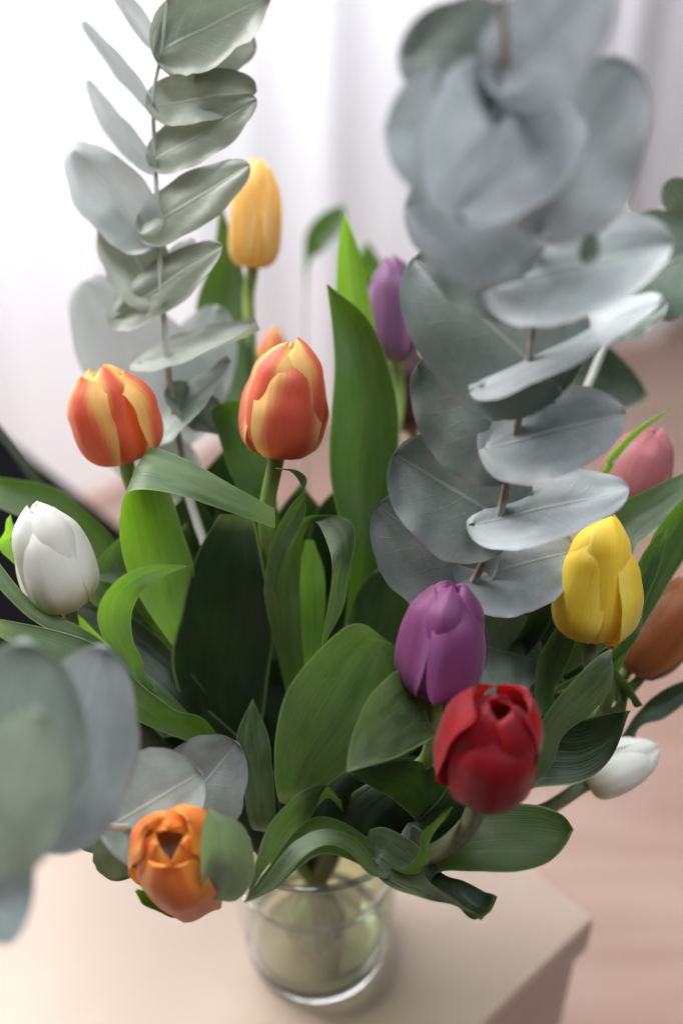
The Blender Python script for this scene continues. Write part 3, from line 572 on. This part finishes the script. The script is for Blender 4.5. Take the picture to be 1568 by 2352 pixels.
leaf(amber_front, [(560, 1830), (430, 1740), (330, 1650), (255, 1555)], [(610, 1750), (490, 1640), (390, 1560), (262, 1550)], .45, .455, LEAFD, .12, .02, RK(-.014, .002))
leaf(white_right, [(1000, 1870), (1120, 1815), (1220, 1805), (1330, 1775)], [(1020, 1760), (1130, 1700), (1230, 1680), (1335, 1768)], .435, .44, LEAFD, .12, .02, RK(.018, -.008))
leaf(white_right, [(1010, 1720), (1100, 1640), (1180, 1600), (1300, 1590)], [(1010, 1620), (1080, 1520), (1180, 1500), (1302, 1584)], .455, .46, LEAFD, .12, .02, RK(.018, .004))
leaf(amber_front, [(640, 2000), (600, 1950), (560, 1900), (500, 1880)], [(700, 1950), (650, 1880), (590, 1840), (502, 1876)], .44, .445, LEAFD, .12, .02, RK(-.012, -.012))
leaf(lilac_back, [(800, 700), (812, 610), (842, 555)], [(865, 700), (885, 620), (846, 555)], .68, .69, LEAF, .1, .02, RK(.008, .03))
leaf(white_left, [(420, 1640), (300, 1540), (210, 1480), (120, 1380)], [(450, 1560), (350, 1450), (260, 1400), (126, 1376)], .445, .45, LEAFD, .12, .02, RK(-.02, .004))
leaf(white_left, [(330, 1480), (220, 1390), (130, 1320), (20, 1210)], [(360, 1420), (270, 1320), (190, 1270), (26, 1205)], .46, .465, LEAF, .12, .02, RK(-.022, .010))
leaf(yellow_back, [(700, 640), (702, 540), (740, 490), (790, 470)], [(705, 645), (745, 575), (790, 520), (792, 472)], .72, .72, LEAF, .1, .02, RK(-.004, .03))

# ------------------------------------------------------------------ eucalyptus
def branch(label, pts, neck, foot, radii, mat):
    ft = Vector((foot[0], foot[1], .014)); nk = NECK(*neck)
    b = empty('eucalyptus_branch', ft); tag(b, label, 'eucalyptus')
    tube('stem', [ft, nk] + [P(*p) for p in pts], radii, mat, b, 90, 8); return b
EU = branch('silver eucalyptus branch with large round leaves rising beside the purple tulip', [(880, 1640, .455), (1010, 1440, .415), (1090, 1330, .40), (1145, 1190, .385), (1180, 1012, .370), (1215, 832, .352), (1230, 628, .330), (1215, 430, .307), (1180, 260, .288), (1160, 120, .272), (1150, -60, .255)],
            (.012, .010), (-.010, -.002), [.0024, .0022, .0017, .0015, .0013, .0012, .0011], TWIG)
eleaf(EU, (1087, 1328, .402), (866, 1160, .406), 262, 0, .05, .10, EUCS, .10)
eleaf(EU, (1088, 1328, .400), (1325, 1255, .405), 235, 20, .10, .10, EUC, .14)
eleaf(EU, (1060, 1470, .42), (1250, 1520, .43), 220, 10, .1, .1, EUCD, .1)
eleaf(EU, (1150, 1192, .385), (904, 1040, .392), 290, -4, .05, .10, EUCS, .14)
eleaf(EU, (1145, 1190, .382), (1442, 1116, .370), 230, 44, .06, .10, EUC, .20)
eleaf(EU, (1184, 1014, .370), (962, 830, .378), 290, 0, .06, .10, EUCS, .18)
eleaf(EU, (1180, 1012, .366), (1436, 946, .354), 250, 30, .05, .08, EUC, .26)
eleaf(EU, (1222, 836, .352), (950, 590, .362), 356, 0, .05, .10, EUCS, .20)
eleaf(EU, (1214, 834, .349), (1522, 680, .334), 290, 66, .05, .12, EUC, .36)
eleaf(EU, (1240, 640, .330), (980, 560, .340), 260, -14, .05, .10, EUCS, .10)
eleaf(EU, (1226, 634, .326), (1542, 550, .310), 280, 28, .06, .10, EUC, .32)
eleaf(EU, (1240, 520, .318), (930, 470, .322), 320, -8, .05, .10, EUCU, .06)
eleaf(EU, (1240, 525, .311), (1437, 135, .286), 300, 8, .07, .12, EUCU, .06)
eleaf(EU, (1185, 340, .294), (884, 285, .283), 345, -14, .06, .12, EUCU, .06)
eleaf(EU, (1195, 210, .286), (1010, 490, .273), 330, 12, .08, .12, EUCU, .08)
eleaf(EU, (1310, 280, .290), (1062, 492, .270), 210, 16, .06, .12, EUCU, .08)
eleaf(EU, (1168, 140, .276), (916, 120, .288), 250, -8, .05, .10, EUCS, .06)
eleaf(EU, (1165, 190, .275), (1395, -70, .262), 255, 14, .05, .10, EUCU, .10)
eleaf(EU, (1345, 605, .300), (1362, 535, .296), 48, 20, .05, .1, EUCD, .02, name='bud')

EL = branch('tall sage eucalyptus branch with narrow backlit leaves beside the pale yellow tulip', [(560, 1500, .475), (440, 1160, .475), (412, 1020, .470), (392, 900, .465), (380, 770, .460), (370, 640, .455), (362, 480, .450), (354, 320, .445), (353, 215, .440), (370, 120, .435), (390, -60, .430)],
            (-.014, .016), (.008, -.008), [.0024, .0021, .0018, .0014, .0011, .0009, .0007], TWIGP)
for b_, t_, wd, rl, kw in [
    ((372, 118, .435), (625, -20, .425), 190, 28, dict(mat=EUCH, bend=.05)),
    ((370, 122, .436), (590, 90, .445), 150, 20, dict(mat=EUCH)),
    ((354, 238, .441), (592, 215, .440), 140, 36, dict(mat=EUCH)),
    ((346, 372, .446), (596, 236, .432), 128, 30, dict(mat=EUCH, att=.02)),
    ((345, 520, .450), (572, 378, .432), 140, 34, dict(mat=EUCH, att=.10)),
    ((375, 655, .454), (514, 566, .440), 128, 30, dict(mat=EUCH, att=.75)),
    ((388, 820, .460), (602, 768, .446), 130, 60, dict(mat=EUCH, att=.32)),
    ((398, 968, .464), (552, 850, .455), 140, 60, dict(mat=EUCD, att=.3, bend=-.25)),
    ((352, 244, .442), (185, 52, .46), 62, 50, dict(mat=EUCL)),
    ((346, 380, .447), (165, 192, .46), 74, 40, dict(mat=EUCL)),
    ((350, 95, .437), (262, -40, .45), 60, 40, dict(mat=EUCL)),
    ((352, 545, .452), (168, 345, .46), 165, 20, dict(mat=EUCL)),
    ((368, 690, .457), (258, 502, .47), 150, 10, dict(mat=EUCH)),
    ((372, 700, .458), (440, 560, .475), 110, 30, dict(mat=EUCL)),
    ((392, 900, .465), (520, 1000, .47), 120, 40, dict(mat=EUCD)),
]:
    eleaf(EL, b_, t_, wd, rl, kw.get('bend', rnd.uniform(-.10, .22)), rnd.uniform(-.05, .40), kw['mat'], kw.get('att', .06), wave=2.6)
EB = branch('blue grey eucalyptus branch behind the left orange tulip', [(560, 1560, .49), (450, 1180, .51), (430, 1010, .515), (400, 860, .52), (360, 760, .52)], (-.012, .024), (.004, -.014), [.0024, .0022, .002, .0015], TWIGP)
eleaf(EB, (440, 1000, .512), (188, 640, .51), 250, 0, .05, .08, EUCL, .03)
eleaf(EB, (420, 960, .515), (500, 700, .52), 170, 10, .05, .08, EUCL, .05)
eleaf(EB, (440, 1100, .51), (215, 985, .51), 150, 10, .05, .08, EUCL, .05)
eleaf(EB, (445, 1140, .51), (330, 1010, .505), 120, 20, .05, .08, EUCL, .05)

EF = branch('low eucalyptus branch leaning out over the table beside the orange tulip facing forward', [(600, 1930, .45), (420, 1900, .405), (260, 1900, .365), (140, 1880, .33), (30, 1850, .29), (-80, 1800, .26)], (-.022, -.010), (.014, .004), [.002, .0016, .0014, .0013, .0012], TWIGP)
eleaf(EF, (250, 1900, .374), (462, 1775, .372), 250, 6, .05, .10, EUCM, .08)
eleaf(EF, (400, 1880, .412), (545, 1705, .408), 225, 10, .05, .10, EUCB, .16)
eleaf(EF, (110, 1930, .325), (235, 1485, .318), 290, 0, .06, .16, EUC, .05)
eleaf(EF, (10, 1880, .300), (60, 1470, .288), 340, 6, .06, .20, EUCM, .05)
eleaf(EF, (-40, 1990, .268), (90, 1640, .258), 280, -6, .06, .14, EUCG, .05)
eleaf(EF, (0, 1900, .286), (20, 2170, .272), 140, 0, .06, .14, EUCB, .04)
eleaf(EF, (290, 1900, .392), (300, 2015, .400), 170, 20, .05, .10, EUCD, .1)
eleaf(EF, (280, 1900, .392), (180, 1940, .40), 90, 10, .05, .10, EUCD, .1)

ER = branch('green grey eucalyptus branch standing farther back behind the pink tulip', [(1000, 1500, .48), (1270, 1050, .50), (1400, 760, .505), (1440, 620, .505), (1520, 500, .505), (1620, 380, .50)], (.016, .022), (-.008, -.010), [.0026, .0024, .002, .0018, .0015], TWIGP)
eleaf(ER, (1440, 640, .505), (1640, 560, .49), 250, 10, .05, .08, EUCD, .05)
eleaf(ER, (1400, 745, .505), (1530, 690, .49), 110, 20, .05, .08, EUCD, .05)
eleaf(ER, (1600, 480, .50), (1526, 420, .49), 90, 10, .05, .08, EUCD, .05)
eleaf(ER, (1430, 600, .505), (1405, 420, .51), 60, 10, .05, .08, EUC, .05)
eleaf(ER, (1500, 520, .505), (1600, 470, .51), 70, 10, .05, .08, EUC, .05)
